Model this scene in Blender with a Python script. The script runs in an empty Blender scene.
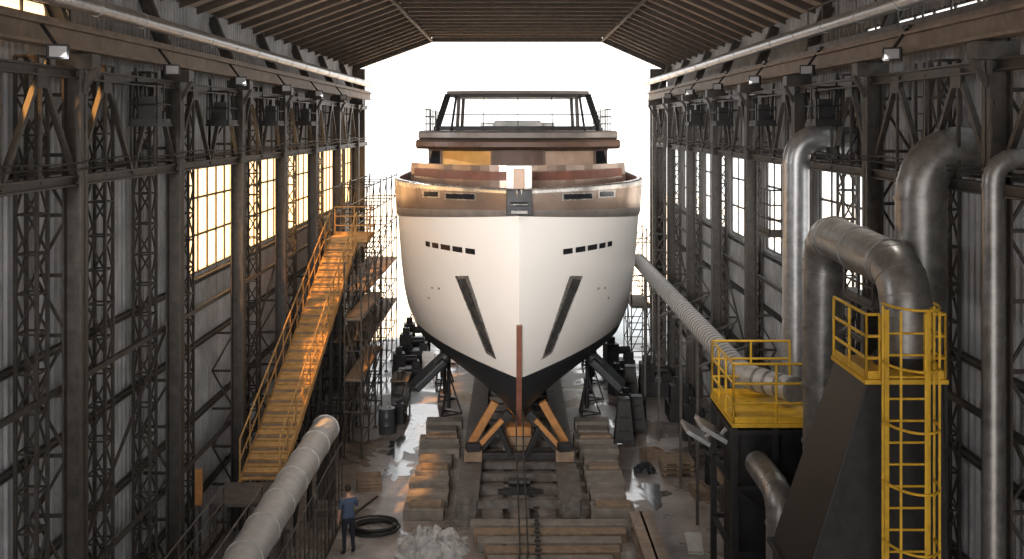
import bpy, math, random
from mathutils import Vector, Matrix, noise
random.seed(7)
D=bpy.data; S=bpy.context.scene; COL=S.collection

# ------------------------------------------------------------------ materials
def mat(name,c,rough=.6,metal=0,scale=3.0,var=.25,bump=.15,c2=None,spec=.4,flat=False):
    m=D.materials.new(name); m.use_nodes=True; nt=m.node_tree; N=nt.nodes; L=nt.links
    b=N['Principled BSDF']; b.inputs['Metallic'].default_value=metal
    b.inputs['Specular IOR Level'].default_value=spec; b.inputs['Roughness'].default_value=rough
    tc=N.new('ShaderNodeTexCoord'); nz=N.new('ShaderNodeTexNoise')
    nz.inputs['Scale'].default_value=scale; nz.inputs['Detail'].default_value=6; nz.inputs['Roughness'].default_value=.65
    L.new(tc.outputs['Object'],nz.inputs['Vector'])
    cr=N.new('ShaderNodeValToRGB'); e=cr.color_ramp.elements
    e[0].position=.32; e[1].position=.68
    lo=c2 if c2 else tuple(x*(1-var) for x in c)
    hi=tuple(min(1,x*(1+var*.6)) for x in c)
    e[0].color=(*lo,1); e[1].color=(*hi,1)
    L.new(nz.outputs['Fac'],cr.inputs['Fac']); L.new(cr.outputs['Color'],b.inputs['Base Color'])
    if not flat:
        mr=N.new('ShaderNodeMapRange'); mr.inputs['To Min'].default_value=max(.03,rough-.12); mr.inputs['To Max'].default_value=min(1,rough+.15)
        L.new(nz.outputs['Fac'],mr.inputs['Value']); L.new(mr.outputs['Result'],b.inputs['Roughness'])
    if bump:
        bp=N.new('ShaderNodeBump'); bp.inputs['Strength'].default_value=bump; bp.inputs['Distance'].default_value=.02
        L.new(nz.outputs['Fac'],bp.inputs['Height']); L.new(bp.outputs['Normal'],b.inputs['Normal'])
    return m
def glassmat(name,tint,ftrans):
    m=D.materials.new(name); m.use_nodes=True; nt=m.node_tree; N=nt.nodes; L=nt.links
    N.remove(N['Principled BSDF']); out=N['Material Output']
    tr=N.new('ShaderNodeBsdfTransparent'); tr.inputs[0].default_value=(*tint,1)
    tl=N.new('ShaderNodeBsdfTranslucent'); 
    nz=N.new('ShaderNodeTexNoise'); nz.inputs['Scale'].default_value=1.2
    cr=N.new('ShaderNodeValToRGB'); cr.color_ramp.elements[0].color=(*[x*.75 for x in tint],1); cr.color_ramp.elements[1].color=(*tint,1)
    tc=N.new('ShaderNodeTexCoord'); L.new(tc.outputs['Object'],nz.inputs['Vector'])
    L.new(nz.outputs['Fac'],cr.inputs['Fac']); L.new(cr.outputs[0],tl.inputs[0])
    mx=N.new('ShaderNodeMixShader'); mx.inputs[0].default_value=1-ftrans
    L.new(tr.outputs[0],mx.inputs[1]); L.new(tl.outputs[0],mx.inputs[2]); L.new(mx.outputs[0],out.inputs['Surface'])
    return m
M_steel=mat('steel_dark',(.088,.078,.070),.5,.3,5,.4)
M_steel2=mat('steel_grey_paint',(.14,.128,.118),.5,.2,4,.4,c2=(.065,.052,.045))
M_crane=mat('crane_beam_paint',(.27,.205,.155),.6,.1,2,.4)
M_clad=mat('cladding_sheet',(.46,.475,.50),.5,.2,1.1,.35)
M_cladR=mat('cladding_sheet_right',(.46,.46,.465),.55,.2,1.1,.35)
M_roof=mat('roof_sheet',(.70,.58,.47),.7,.1,1,.3)
M_roofb=mat('roof_purlin',(.15,.12,.10),.6,.2,3,.3)
M_duct=mat('galvanised_duct',(.48,.48,.49),.36,.75,6,.25,.08)
M_ductd=mat('galvanised_duct_dull',(.30,.29,.28),.38,.7,5,.35,.1)
M_ductl=mat('flexible_duct',(.46,.45,.44),.5,.2,5,.2)
M_ductr=mat('flexible_duct_rib',(.20,.195,.19),.5,.3,5,.2)
M_yel=mat('yellow_paint',(.68,.40,.03),.45,0,5,.25)
M_black=mat('black_steel',(.024,.023,.024),.5,.2,4,.5)
M_wood=mat('timber',(.22,.155,.105),.75,0,4,.35)
M_woody=mat('ramp_planks',(.44,.25,.09),.7,0,5,.35)
M_woodo=mat('orange_timber',(.42,.19,.06),.6,0,4,.3)
M_conc=mat('concrete_block',(.20,.175,.15),.75,0,3,.35)
M_white=mat('white_paint',(.80,.765,.73),.20,0,.3,.02,0,flat=True,spec=.5)
M_anti=mat('antifouling_black',(.022,.025,.03),.45,0,2,.3,.03)
M_boot=mat('boot_stripe',(.05,.055,.06),.4,0,2,.2,0)
M_red=mat('red_primer',(.19,.075,.05),.5,0,3,.3,.03)
M_brown=mat('brown_primer',(.12,.07,.05),.45,.1,3,.3,.03)
M_bronze=mat('primed_bulwark',(.40,.30,.245),.24,.65,.5,.2,.0,c2=(.30,.215,.17),flat=True)
M_silver=mat('polished_alloy',(.62,.58,.54),.25,.8,2,.3,.02)
M_amber=mat('amber_window_cover',(.80,.42,.12),.5,0,1.5,.2,0)
M_tan=mat('tan_window_cover',(.52,.36,.27),.5,0,1.5,.2,0)
M_dglass=mat('dark_glass',(.015,.015,.018),.12,0,2,.2,0)
M_pocket=mat('anchor_pocket_steel',(.13,.125,.12),.35,.6,5,.4,.05,c2=(.05,.05,.05))
M_ship=mat('ship_grey_primer',(.20,.175,.16),.45,.1,1.5,.3,.03)
M_fab=mat('blue_shirt',(.07,.10,.16),.85,0,20,.2)
M_trs=mat('dark_trousers',(.022,.025,.035),.85,0,20,.2)
M_skin=mat('skin',(.50,.28,.20),.55,0,10,.08,0)
M_hair=mat('hair',(.025,.018,.013),.7,0,40,.3)
M_plast=mat('plastic_sheet',(.40,.39,.38),.3,0,6,.3,.4)
M_lens=mat('lamp_lens',(.35,.35,.36),.2,0,3,.1,0)
M_hose=mat('rubber_hose',(.03,.028,.025),.6,0,6,.3)
M_puddle=mat('puddle_water',(.05,.048,.045),.05,0,2,.2,.0,spec=1.0)
M_g1=glassmat('window_glass_warm',(1.0,.74,.42),.5)
M_g2=glassmat('window_glass_pale',(.90,.92,.92),.55)
M_clear=glassmat('screen_glass',(.93,.95,.96),.93)

def floormat():
    m=D.materials.new('stained_concrete_floor'); m.use_nodes=True; nt=m.node_tree; N=nt.nodes; L=nt.links
    b=N['Principled BSDF']; tc=N.new('ShaderNodeTexCoord')
    n1=N.new('ShaderNodeTexNoise'); n1.inputs['Scale'].default_value=.35; n1.inputs['Detail'].default_value=9; n1.inputs['Roughness'].default_value=.7
    n2=N.new('ShaderNodeTexNoise'); n2.inputs['Scale'].default_value=.28; n2.inputs['Detail'].default_value=4; n2.inputs['Distortion'].default_value=1.2
    L.new(tc.outputs['Object'],n1.inputs['Vector'])
    mp=N.new('ShaderNodeMapping'); mp.inputs['Location'].default_value=(13,5,2); L.new(tc.outputs['Object'],mp.inputs['Vector']); L.new(mp.outputs[0],n2.inputs['Vector'])
    cr=N.new('ShaderNodeValToRGB'); e=cr.color_ramp.elements; e[0].position=.33; e[0].color=(.10,.085,.078,1); e[1].position=.7; e[1].color=(.46,.41,.375,1)
    e2=cr.color_ramp.elements.new(.5); e2.color=(.245,.205,.185,1)
    L.new(n1.outputs['Fac'],cr.inputs['Fac']); L.new(cr.outputs[0],b.inputs['Base Color'])
    r=N.new('ShaderNodeValToRGB'); e=r.color_ramp.elements; e[0].position=.50; e[0].color=(.42,.42,.42,1); e[1].position=.56; e[1].color=(.06,.06,.06,1)
    L.new(n2.outputs['Fac'],r.inputs['Fac']); L.new(r.outputs[0],b.inputs['Roughness'])
    inv=N.new('ShaderNodeMath'); inv.operation='MULTIPLY'; L.new(n1.outputs['Fac'],inv.inputs[0]); L.new(r.outputs[0],inv.inputs[1])
    bp=N.new('ShaderNodeBump'); bp.inputs['Strength'].default_value=.35; bp.inputs['Distance'].default_value=.03
    L.new(inv.outputs[0],bp.inputs['Height']); L.new(bp.outputs[0],b.inputs['Normal'])
    return m
M_floor=floormat()
M_quay=mat('quay_concrete',(.62,.62,.60),.8,0,.3,.15)

# ------------------------------------------------------------------ mesh builder
class MB:
    def __init__(s): s.v=[]; s.f=[]; s.m=[]; s.sm=[]
    def add(s,vs,fs,m=0,sm=False):
        o=len(s.v); s.v+= [tuple(v) for v in vs]; s.f+=[tuple(i+o for i in f) for f in fs]; s.m+=[m]*len(fs); s.sm+=[sm]*len(fs)
    def box(s,c,d,m=0,rz=0,taper=1.0):
        hx,hy,hz=d[0]/2,d[1]/2,d[2]/2; R=Matrix.Rotation(rz,3,'Z'); C=Vector(c)
        vs=[]
        for z in(-1,1):
            t=taper if z>0 else 1
            for x,y in((-1,-1),(1,-1),(1,1),(-1,1)): vs.append(C+R@Vector((x*hx*t,y*hy*t,z*hz)))
        s.add(vs,[(3,2,1,0),(4,5,6,7),(0,1,5,4),(1,2,6,5),(2,3,7,6),(3,0,4,7)],m)
    def beam(s,p,q,w,h=None,m=0):
        h=h or w; p=Vector(p); q=Vector(q); d=(q-p)
        if d.length<1e-5: return
        d.normalize(); up=Vector((0,0,1)) if abs(d.z)<.95 else Vector((0,1,0))
        a=d.cross(up).normalized(); b=a.cross(d).normalized()
        s._slab(p,q,a,b,w,h,m)
    def ibeam(s,p,q,w,h,m=0,t=.03):
        p=Vector(p);q=Vector(q);d=(q-p).normalized(); up=Vector((0,0,1)) if abs(d.z)<.95 else Vector((1,0,0))
        a=d.cross(up).normalized(); b=a.cross(d).normalized()
        for k in(-1,1):
            o=b*k*(h/2-t/2); s._slab(p+o,q+o,a,b,w,t,m)
        s._slab(p,q,a,b,t,h,m)
    def _slab(s,p,q,a,b,w,h,m):
        vs=[P+a*x*w/2+b*y*h/2 for P in(p,q) for x,y in((-1,-1),(1,-1),(1,1),(-1,1))]
        s.add(vs,[(3,2,1,0),(4,5,6,7),(0,1,5,4),(1,2,6,5),(2,3,7,6),(3,0,4,7)],m)
    def cyl(s,p,q,r,n=8,m=0,r2=None):
        s.tube([p,q],r,n,m,r2=r2)
    def tube(s,pts,r,n=8,m=0,caps=True,r2=None,radii=None):
        P=[Vector(p) for p in pts]; k=len(P); T=[]
        for i in range(k):
            a=P[max(0,i-1)]; b=P[min(k-1,i+1)]; T.append((b-a).normalized())
        up=Vector((0,0,1)) if abs(T[0].z)<.9 else Vector((1,0,0))
        A=T[0].cross(up).normalized(); vs=[]
        for i in range(k):
            A=(A-T[i]*A.dot(T[i])).normalized(); B=T[i].cross(A)
            rr=radii[i] if radii else (r if r2 is None else r+(r2-r)*i/(k-1))
            for j in range(n):
                t=2*math.pi*j/n; vs.append(P[i]+(A*math.cos(t)+B*math.sin(t))*rr)
        fs=[(i*n+j,i*n+(j+1)%n,(i+1)*n+(j+1)%n,(i+1)*n+j) for i in range(k-1) for j in range(n)]
        s.add(vs,fs,m,True)
        if caps: s.add(vs[:n],[tuple(range(n))[::-1]],m); s.add(vs[-n:],[tuple(range(n))],m)
    def lattice(s,p,q,wx,wy,bay,m=0,c=.06,d=.035,axis='z'):
        x,y,z0=p; z1=q[2]
        cs=[(x+i*wx/2,y+j*wy/2) for i,j in((-1,-1),(1,-1),(1,1),(-1,1))]
        for a,b in cs: s.beam((a,b,z0),(a,b,z1),c,c,m)
        n=max(1,int((z1-z0)/bay)); h=(z1-z0)/n
        for i in range(n):
            za=z0+i*h; zb=za+h
            for k in range(4):
                A=cs[k];B=cs[(k+1)%4]
                if i%2: A,B=B,A
                s.beam((*A,za),(*B,zb),d,d,m)
                s.beam((*cs[k],zb),(*cs[(k+1)%4],zb),d,d,m)
    def obj(s,name,mats,parent=None,bevel=0):
        me=D.meshes.new(name); me.from_pydata(s.v,[],s.f)
        for mm in (mats if isinstance(mats,(list,tuple)) else [mats]): me.materials.append(mm)
        me.polygons.foreach_set('material_index',s.m); me.polygons.foreach_set('use_smooth',s.sm)
        me.update()
        o=D.objects.new(name,me); COL.objects.link(o)
        if parent: o.parent=parent
        if bevel:
            b=o.modifiers.new('bevel','BEVEL'); b.width=bevel; b.segments=2; b.limit_method='ANGLE'
        return o
def empty(name):
    e=D.objects.new(name,None); COL.objects.link(e); e.empty_display_size=.2; return e
def roundpath(pts,rad,seg=7):
    P=[Vector(p) for p in pts]; out=[P[0]]
    for i in range(1,len(P)-1):
        a=(P[i-1]-P[i]).normalized(); b=(P[i+1]-P[i]).normalized()
        A=P[i]+a*rad; B=P[i]+b*rad
        for k in range(seg+1):
            t=k/seg; out.append((A*(1-t)+P[i]*t)*(1-t)+(P[i]*(1-t)+B*t)*t)
    out.append(P[-1]); return out
def duct(name,pts,r,m,rad=None,flange=1.2,mats=None,n=20,fw=.025,fm=0,fr=1.07):
    mb=MB(); path=roundpath(pts,rad or r*1.7); mb.tube(path,r,n,0)
    for i in range(len(path)-1):
        a,b=path[i],path[i+1]; L=(b-a).length; d=(b-a).normalized()
        if L<flange: 
            if i%2==0: mb.cyl(a-d*.012,a+d*.012,r*1.025,n)
            continue
        k=int(L/flange)
        for j in range(k+1):
            c=a+d*(j*L/max(1,k)); mb.cyl(c-d*fw,c+d*fw,r*fr,n,fm)
    return mb.obj(name,mats or m)
def railing(mb,pts,h,sp,r=.022,m=0,rails=3,toe=True):
    P=[Vector(p) for p in pts]
    for a,b in zip(P[:-1],P[1:]):
        L=(b-a).length; k=max(1,round(L/sp))
        for i in range(k+1):
            c=a+(b-a)*i/k; mb.cyl(c,c+Vector((0,0,h)),r,6,m)
        for j in range(rails):
            o=Vector((0,0,h*(1-j/rails))); mb.cyl(a+o,b+o,r,6,m)
        if toe: mb.beam(a+Vector((0,0,.06)),b+Vector((0,0,.06)),.015,.12,m)

# ------------------------------------------------------------------ room shell
Y0,Y1=-4.0,55.0; XL,XR=-8.1,7.7
mb=MB(); mb.box(((XL+XR)/2,(Y0+Y1)/2,-.15),(XR-XL+1,Y1-Y0,.3)); mb.obj('floor',M_floor)
mb=MB(); mb.box((0,Y1+60,-.2),(300,120,.3)); mb.obj('quay_ground',M_quay)

def corr(mb,X,ya,yb,za,zb,sgn,m=0):
    vs=[];y=ya
    prof=[(0,0),(.09,0),(.12,1),(.21,1)]
    ys=[]
    while y<yb:
        for dy,o in prof:
            if y+dy<yb: ys.append((y+dy,o))
        y+=.24
    ys.append((yb,0))
    for yy,o in ys:
        x=X-sgn*o*.05; vs+=[(x,yy,za),(x,yy,zb)]
    fs=[(2*i,2*i+1,2*i+3,2*i+2) for i in range(len(ys)-1)]
    mb.add(vs,fs,m)
    mb.beam((X+sgn*.06,ya,(za+zb)/2),(X+sgn*.06,yb,(za+zb)/2),.06,zb-za,m)
winL=[(27.3,31.6),(33.3,38.0),(39.4,44.2),(45.7,50),(51,54.4)]
winR=[(22.8,27.6),(29,33.4),(34.6,38.8),(40,44.2),(45.4,49.6),(50.6,54.4)]
wn=[0]
ZE=13.85
def side(X,sgn,wins,nm,m,gm,clere):
    mb=MB(); zt=ZE; za,zb=7.15,10.0; y=Y0
    c0,c1=12.35,13.0
    for a,b in wins:
        corr(mb,X,y,a,0,c0,sgn); corr(mb,X,a,b,0,za,sgn); corr(mb,X,a,b,zb,c0,sgn); y=b
    corr(mb,X,y,Y1,0,c0,sgn)
    corr(mb,X,Y0,Y1,c1,zt,sgn)
    corr(mb,X,clere,Y1,c0,c1,sgn)
    mb.obj(nm,m)
    for a,b in wins+[(Y0,clere)]:
        hi=(a==Y0); A,B=(c0,c1) if hi else (za,zb)
        wn[0]+=1; e=empty('window_%d'%wn[0]); w=MB()
        k=max(2,round((b-a)/.95))
        for i in range(k+1):
            yy=a+(b-a)*i/k; w.beam((X,yy,A),(X,yy,B),.05,.05 if i not in(0,k) else .10)
        for zz in ([A,B] if hi else [A,(A*2+B)/3,(A+B*2)/3,B]): w.beam((X,a,zz),(X,b,zz),.06,.05)
        w.obj('frame',M_steel,e)
        g=MB(); x=X+sgn*.01
        g.add([(x,a,A),(x,b,A),(x,b,B),(x,a,B)],[(0,1,2,3)]); g.obj('pane',gm,e)
side(XL,-1,winL,'wall_left',M_clad,M_g1,20)
side(XR,1,winR,'wall_right',M_cladR,M_g2,24)
prof=[(XL-.1,ZE),(-4.1,15.35),(4.4,15.35),(XR+.1,ZE)]
mb=MB()
for (x0,z0),(x1,z1) in zip(prof[:-1],prof[1:]):
    mb.add([(x0,Y0,z0),(x1,Y0,z1),(x1,Y1,z1),(x0,Y1,z0),(x0,Y0,z0+.15),(x1,Y0,z1+.15),(x1,Y1,z1+.15),(x0,Y1,z0+.15)],
      [(0,1,2,3),(7,6,5,4),(0,4,5,1),(1,5,6,2),(2,6,7,3),(3,7,4,0)])
mb.obj('ceiling',M_roof)
mb=MB(); y=Y0+.5
while y<Y1:
    for (x0,z0),(x1,z1) in zip(prof[:-1],prof[1:]): mb.ibeam((x0,y,z0-.09),(x1,y,z1-.09),.12,.17,0,.03)
    y+=1.5
for x,z in((-4.1,15.2),(4.4,15.2)): mb.ibeam((x,Y0,z-.1),(x,Y1,z-.1),.08,.10)
mb.obj('roof_purlins',M_roofb)
mb=MB()
mb.box((-7.75,Y1,6.85),(.6,.4,13.7)); mb.box((7.2,Y1,6.85),(.8,.4,13.7))
for (x0,z0),(x1,z1) in zip(prof[:-1],prof[1:]): mb.ibeam((x0,Y1,z0-.15),(x1,Y1,z1-.15),.3,.3)
mb.obj('portal_frame',M_steel)

# ------------------------------------------------------------------ structural steel
def frames(X,Xw,sgn,ys,dys):
    for y in ys:
        mb=MB()
        mb.ibeam((X,y,0),(X,y,12.0),.30,.32,0,.035)
        mb.box((X,y,.03),(.5,.5,.06)); 
        for k in range(12):
            z=.4+k*1.0
            a,b=(X+sgn*.12,Xw-sgn*.12)
            if y>22 and 6<z<10: continue
            mb.beam((a,y,z),(b,y,z),.05,.06)
            if k<11 and not(y>22 and 5<z<10): mb.beam((a,y,z) if k%2 else (b,y,z),(b,y,z+1) if k%2 else (a,y,z+1),.045,.045)
        mb.ibeam((X,y,12),(X+sgn*.7,y,ZE-.1),.2,.25)
        mb.box((X-sgn*.05,y,11.95),(.6,.35,.25)); mb.beam((X,y,11.2),(X-sgn*.35,y,11.85),.08)
        mb.obj('steel_column',M_steel)
    for i,y in enumerate(ys[:-1]):
        for dy in dys(y):
            mb=MB(); mb.lattice((Xw-sgn*.38,y+dy,0),(0,0,12),.34,.40,.62,0,.055,.032); mb.obj('lattice_post',M_steel)
    mb=MB()
    for z in(11.75,9.98): mb.ibeam((X,ys[0],z),(X,Y1-.25,z),.16,.18)
    for i,y in enumerate(ys[:-1]):
        y2=ys[i+1]; q=(y2-y)/4
        pts=[(y,9.98),(y+q,11.75),(y+2*q,9.98),(y+3*q,11.75),(y2,9.98)]
        for a,b in zip(pts[:-1],pts[1:]): mb.beam((X,a[0],a[1]),(X,b[0],b[1]),.09,.09)
        for k in(1,2,3): mb.beam((X,y+q*k,9.98),(X,y+q*k,11.75),.05,.05)
        for k in(1,3): mb.box((X-sgn*.04,y+q*k,11.62),(.03,.4,.3))
    mb.obj('longitudinal_girder',M_steel)
    mb=MB()
    for z in(1.6,3.6,5.4,7.0,10.1):
        mb.ibeam((Xw-sgn*.14,Y0,z),(Xw-sgn*.14,Y1-.25,z),.12,.12)
    for z in(3.0,6.5): mb.beam((X+sgn*.25,ys[0],z),(X+sgn*.25,Y1-.25,z),.07,.1)
    for i,y in enumerate(ys[:-1]):
        y2=ys[i+1]
        if i%2==0: mb.beam((X+sgn*.2,y,3.0),(X+sgn*.2,y2,6.5),.05,.05)
    mb.obj('wall_girts',M_steel)
    mb=MB(); mb.ibeam((X-sgn*.1,Y0,12.3),(X-sgn*.1,Y1,12.3),.3,.36,0,.05); mb.beam((X-sgn*.1,Y0,12.52),(X-sgn*.1,Y1,12.52),.08,.1)
    y=Y0
    while y<Y1: mb.box((X-sgn*.06,y,12.3),(.12,.02,.3)); y+=2.7
    mb.obj('crane_runway_beam',M_crane)
YL=[-3.3,2.1,7.5,12.9,18.3,23.7,29.1,34.5,39.9,45.3,50.7]
YR=[-.6,4.8,10.2,15.6,21,26.4,31.8,37.2,42.6,48,53.2]
frames(-7.3,XL,-1,YL,lambda y:(2.2,4.7) if y<22 else ((2.0,) if y<25 else (3.4,)))
frames(6.85,XR,1,YR,lambda y:(3.1,) if y<22 else (1.6,))
for y in(46.5,):
    mb=MB(); mb.lattice((6.15,y,0),(0,0,11.2),.45,.45,.7,0,.06,.04); mb.obj('lattice_post',M_steel)
for x,z in((-6.95,12.85),(6.45,12.95)):
    duct('eave_air_duct',[(x,Y0,z),(x,Y1-1,z)],.14,M_duct,flange=2.2,n=14)
for x,s in((-7.12,1),(6.68,-1)):
    mb=MB()
    for k,(dz) in enumerate((10.2,10.3)):
        pts=[(x+s*.02*k,y,dz+.03*math.sin(y*1.3+k)) for y in [Y0+i*1.0 for i in range(58)]]
        mb.tube(pts,.018,6)
    mb.obj('cable_run',M_hose)
def light(name,typ,loc,target,energy,color,**k):
    l=D.lights.new(name,typ); l.energy=energy; l.color=color
    for a,b in k.items(): setattr(l,a,b)
    o=D.objects.new(name,l); COL.objects.link(o); o.location=loc
    o.rotation_euler=(Vector(target)-Vector(loc)).to_track_quat('-Z','Y').to_euler(); return o
def flood(x,y,z,sx,lamp=False):
    e=empty('floodlight'); m=MB()
    m.box((x,y,z),(.30,.14,.22),0,sx*.5); m.beam((x-.02*sx,y,z+.1),(x-.3*sx,y+.1,z+.45),.04); m.box((x-.3*sx,y+.1,z+.47),(.1,.3,.06))
    for i in range(4): m.box((x-.12+.08*i,y+.11,z),(.02,.08,.2),0,0)
    m.obj('housing',M_black,e)
    l=MB(); c=Vector((x+math.sin(sx*.5)*.075,y-math.cos(.5)*.075,z)); l.box(c,(.24,.015,.16),0,sx*.5); l.obj('lens',M_lens,e)
for y in(16.5,22,27.5,33,38.5,44): flood(-6.85,y,12.0,1)
for y in(18.6,24,29.2,34.5,40,45.5): flood(6.4,y,12.1,-1)
for (x,y,s) in((-7.0,21.2,1),(-7.0,26.4,1),(-7.0,31.8,1),(-7,37,1),(6.55,23.3,-1),(6.55,29,-1),(6.55,34.6,-1),(6.55,40,-1)):
    mb=MB(); z=10.9
    mb.box((x,y,z),(.55,.9,.05)); railing(mb,[(x-.25,y-.42,z),(x+.25,y-.42,z),(x+.25,y+.42,z),(x-.25,y+.42,z),(x-.25,y-.42,z)],.8,.5,.016,0,2)
    mb.box((x,y,z+.3),(.3,.4,.5)); mb.beam((x-s*.2,y,z),(x-s*.3,y,z+1.1),.05)
    mb.beam((x-s*.3,y,z-.0),(x-s*.32,y,z-.8),.05)
    mb.obj('service_cage',M_black)
mb=MB(); mb.box((7.15,12,12.62),(.5,30,.04)); railing(mb,[(6.95,-2,12.62),(6.95,26,12.62)],1.0,1.2,.02,0,2); mb.obj('crane_catwalk',M_steel2)

# ------------------------------------------------------------------ yacht
SX=.15
def interp(t,x):
    if x<=t[0][0]: return t[0][1]
    for (a,va),(b,vb) in zip(t[:-1],t[1:]):
        if x<=b:
            k=(x-a)/(b-a); return va+(vb-va)*k
    return t[-1][1]
TB=[(1.7,.10),(1.8,.6),(2.0,1.45),(2.3,2.3),(2.7,3.05),(3.1,3.5),(3.4,3.78),(4.2,4.08),(5.0,4.22),(6.0,4.28),(7.0,4.30),(9.2,4.30)]
TS=[(1.7,34.4),(1.8,33.5),(2.0,33.0),(2.4,32.65),(3.4,32.3),(5,31.85),(7,31.4),(9.2,31.1)]
TP=[(1.7,1.2),(2.6,1.4),(3.4,1.65),(5,1.85),(7,2.15),(9.2,2.6)]
TL=[(1.7,9.5),(3.4,9.2),(6,9.2),(9.2,8.6)]
def ystem(z): return interp(TS,z)
def B(y,z):
    t=(y-ystem(z))/interp(TL,z); t=max(0,min(1,t))
    b=interp(TB,z)*(1-(1-t)**interp(TP,z))
    if y>57: b*=1-.10*((y-57)/7)**2
    return b
def sheer(y): 
    t=min(1,max(0,(y-31)/9)); return 8.35-.72*t**.8
def wl(y): return 3.46+.40*min(1,max(0,(y-32.5)/7))
ZT=9.04
def ysolve(x,z):
    a,b=ystem(z),ystem(z)+interp(TL,z)
    for _ in range(40):
        c=(a+b)/2
        if B(c,z)<abs(x): a=c
        else: b=c
    return (a+b)/2
yacht=empty('motor_yacht')
NS=46
us=[(i/NS)**1.9 for i in range(NS+1)]
lowf=[(z-1.7)/1.76 for z in (1.7,1.75,1.8,1.9,2.0,2.15,2.3,2.5,2.7,2.9,3.1,3.3,3.46)]
NU=16
rows=[]
for f in lowf:
    r=[]
    for u in us:
        z=1.7+1.76*f
        for _ in range(3):
            ys=ystem(z); y=ys+(64-ys)*u; z=1.7+(wl(y)-1.7)*f
        r.append((B(y,z),y,z))
    rows.append(r)
for k in range(1,NU+1):
    r=[]
    for u in us:
        f=k/NU; z=3.46+(8.0-3.46)*f
        for _ in range(3):
            ys=ystem(z); y=ys+(64-ys)*u; z=wl(y)+(sheer(y)-wl(y))*f
        r.append((B(y,z),y,z))
    rows.append(r)
mb=MB(); n=NS+1
for sg in(-1,1):
    vs=[(SX+sg*p[0],p[1],p[2]) for r in rows for p in r]
    for j in range(len(rows)-1):
        for i in range(NS):
            f=[j*n+i,j*n+i+1,(j+1)*n+i+1,(j+1)*n+i]
            if sg<0: f=f[::-1]
            mb.f.append(tuple(q+len(mb.v) for q in f)); mb.m.append(0 if j>=len(lowf)-1 else 1); mb.sm.append(True)
    mb.v+=vs
R=len(rows)
tv=[(SX-r[-1][0],r[-1][1],r[-1][2]) for r in rows]+[(SX+r[-1][0],r[-1][1],r[-1][2]) for r in rows]
mb.add(tv,[(j,R+j,R+j+1,j+1) for j in range(R-1)],0)
bv=[(SX-p[0],p[1],p[2]) for p in rows[0]]+[(SX+p[0],p[1],p[2]) for p in rows[0]]
mb.add(bv,[(i,i+1,n+i+1,n+i) for i in range(NS)],1)
mb.obj('hull',[M_white,M_anti],yacht)
mb=MB()
for sg in(-1,1):
    out=[];L=8
    for k in range(L+1):
        r=[]
        for u in us:
            z=ZT
            for _ in range(3):
                ys=ystem(z); y=ys+(64-ys)*u; s0=sheer(y); z=s0+(ZT-s0)*k/L
            bulge=.05 if k>0 else 0
            r.append((B(y,z)+bulge,y-(.05 if k>0 else 0),z))
        out.append(r)
    top=out[-1]
    out.append([(max(0,p[0]-.02),p[1]+.02,p[2]+.05) for p in top]); out.append([(max(0,p[0]-.16),p[1]+.12,p[2]+.05) for p in top])
    out.append([(max(0,p[0]-.20),p[1]+.18,p[2]-.05) for p in top]); out.append([(max(0,p[0]-.25),p[1]+.25,8.0) for p in top])
    base=len(mb.v)
    for j in range(len(out)-1):
        for i in range(NS):
            f=[j*n+i,j*n+i+1,(j+1)*n+i+1,(j+1)*n+i]
            if sg<0: f=f[::-1]
            mb.f.append(tuple(q+base for q in f)); mb.m.append(1 if L-1<=j<=L+1 else (2 if j>L+1 else (3 if j<2 else 0))); mb.sm.append(True)
    mb.v+=[(SX+sg*p[0],p[1],p[2]) for r in out for p in r]
mb.obj('bulwark',[M_bronze,M_silver,M_red,M_ship],yacht)
mb=MB(); dv=[];z=8.05
for u in us:
    ys=ystem(z)+.2; y=ys+(63.9-ys)*u; b=max(0,B(y,z)-.1); dv+=[(SX-b,y,z),(SX+b,y,z)]
mb.add(dv,[(2*i,2*i+1,2*i+3,2*i+2) for i in range(NS)]); mb.obj('foredeck',M_red,yacht)
def patch(mb,quad,off,m=0,nu=4,nv=10):
    vs=[]
    for j in range(nv+1):
        v=j/nv
        for i in range(nu+1):
            u=i/nu
            x=(quad[0][0]*(1-u)+quad[1][0]*u)*(1-v)+(quad[3][0]*(1-u)+quad[2][0]*u)*v
            z=(quad[0][1]*(1-u)+quad[1][1]*u)*(1-v)+(quad[3][1]*(1-u)+quad[2][1]*u)*v
            y=ysolve(x,z); sg=1 if x>0 else -1
            e=.03; dBy=(B(y+e,z)-B(y-e,z))/(2*e); dBz=(B(y,z+e)-B(y,z-e))/(2*e)
            N=Vector((sg,-dBy,-dBz)).normalized()
            vs.append(Vector((SX+x,y,z))+N*off)
    w=nu+1
    mb.add(vs,[(j*w+i,j*w+i+1,(j+1)*w+i+1,(j+1)*w+i) for j in range(nv) for i in range(nu)],m,True)
for sg in(-1,1):
    mb=MB()
    patch(mb,[(sg*.66,3.85),(sg*.98,3.95),(sg*1.95,6.25),(sg*1.52,6.35)],.03,0)
    patch(mb,[(sg*.72,3.97),(sg*.94,4.04),(sg*1.87,6.15),(sg*1.60,6.24)],.045,1)
    mb.obj('anchor_pocket',[M_silver,M_pocket],yacht)
    mb=MB()
    for a,b in((1.30,1.60),(1.70,2.02),(2.10,2.42),(2.50,2.72),(2.80,2.96)):
        patch(mb,[(sg*a,7.04),(sg*b,7.04),(sg*b,7.21),(sg*a,7.21)],.02,0,2,2)
    mb.obj('hull_ports',[M_dglass,M_ship],yacht)
    mb=MB()
    for x,z in((2.75,5.6),(2.5,5.65),(2.9,5.2)): patch(mb,[(sg*x,z),(sg*(x+.07),z),(sg*(x+.07),z+.07),(sg*x,z+.07)],.015,0,1,1)
    mb.obj('hull_fitting',M_ship,yacht)
mb=MB(); pts=[]
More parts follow.
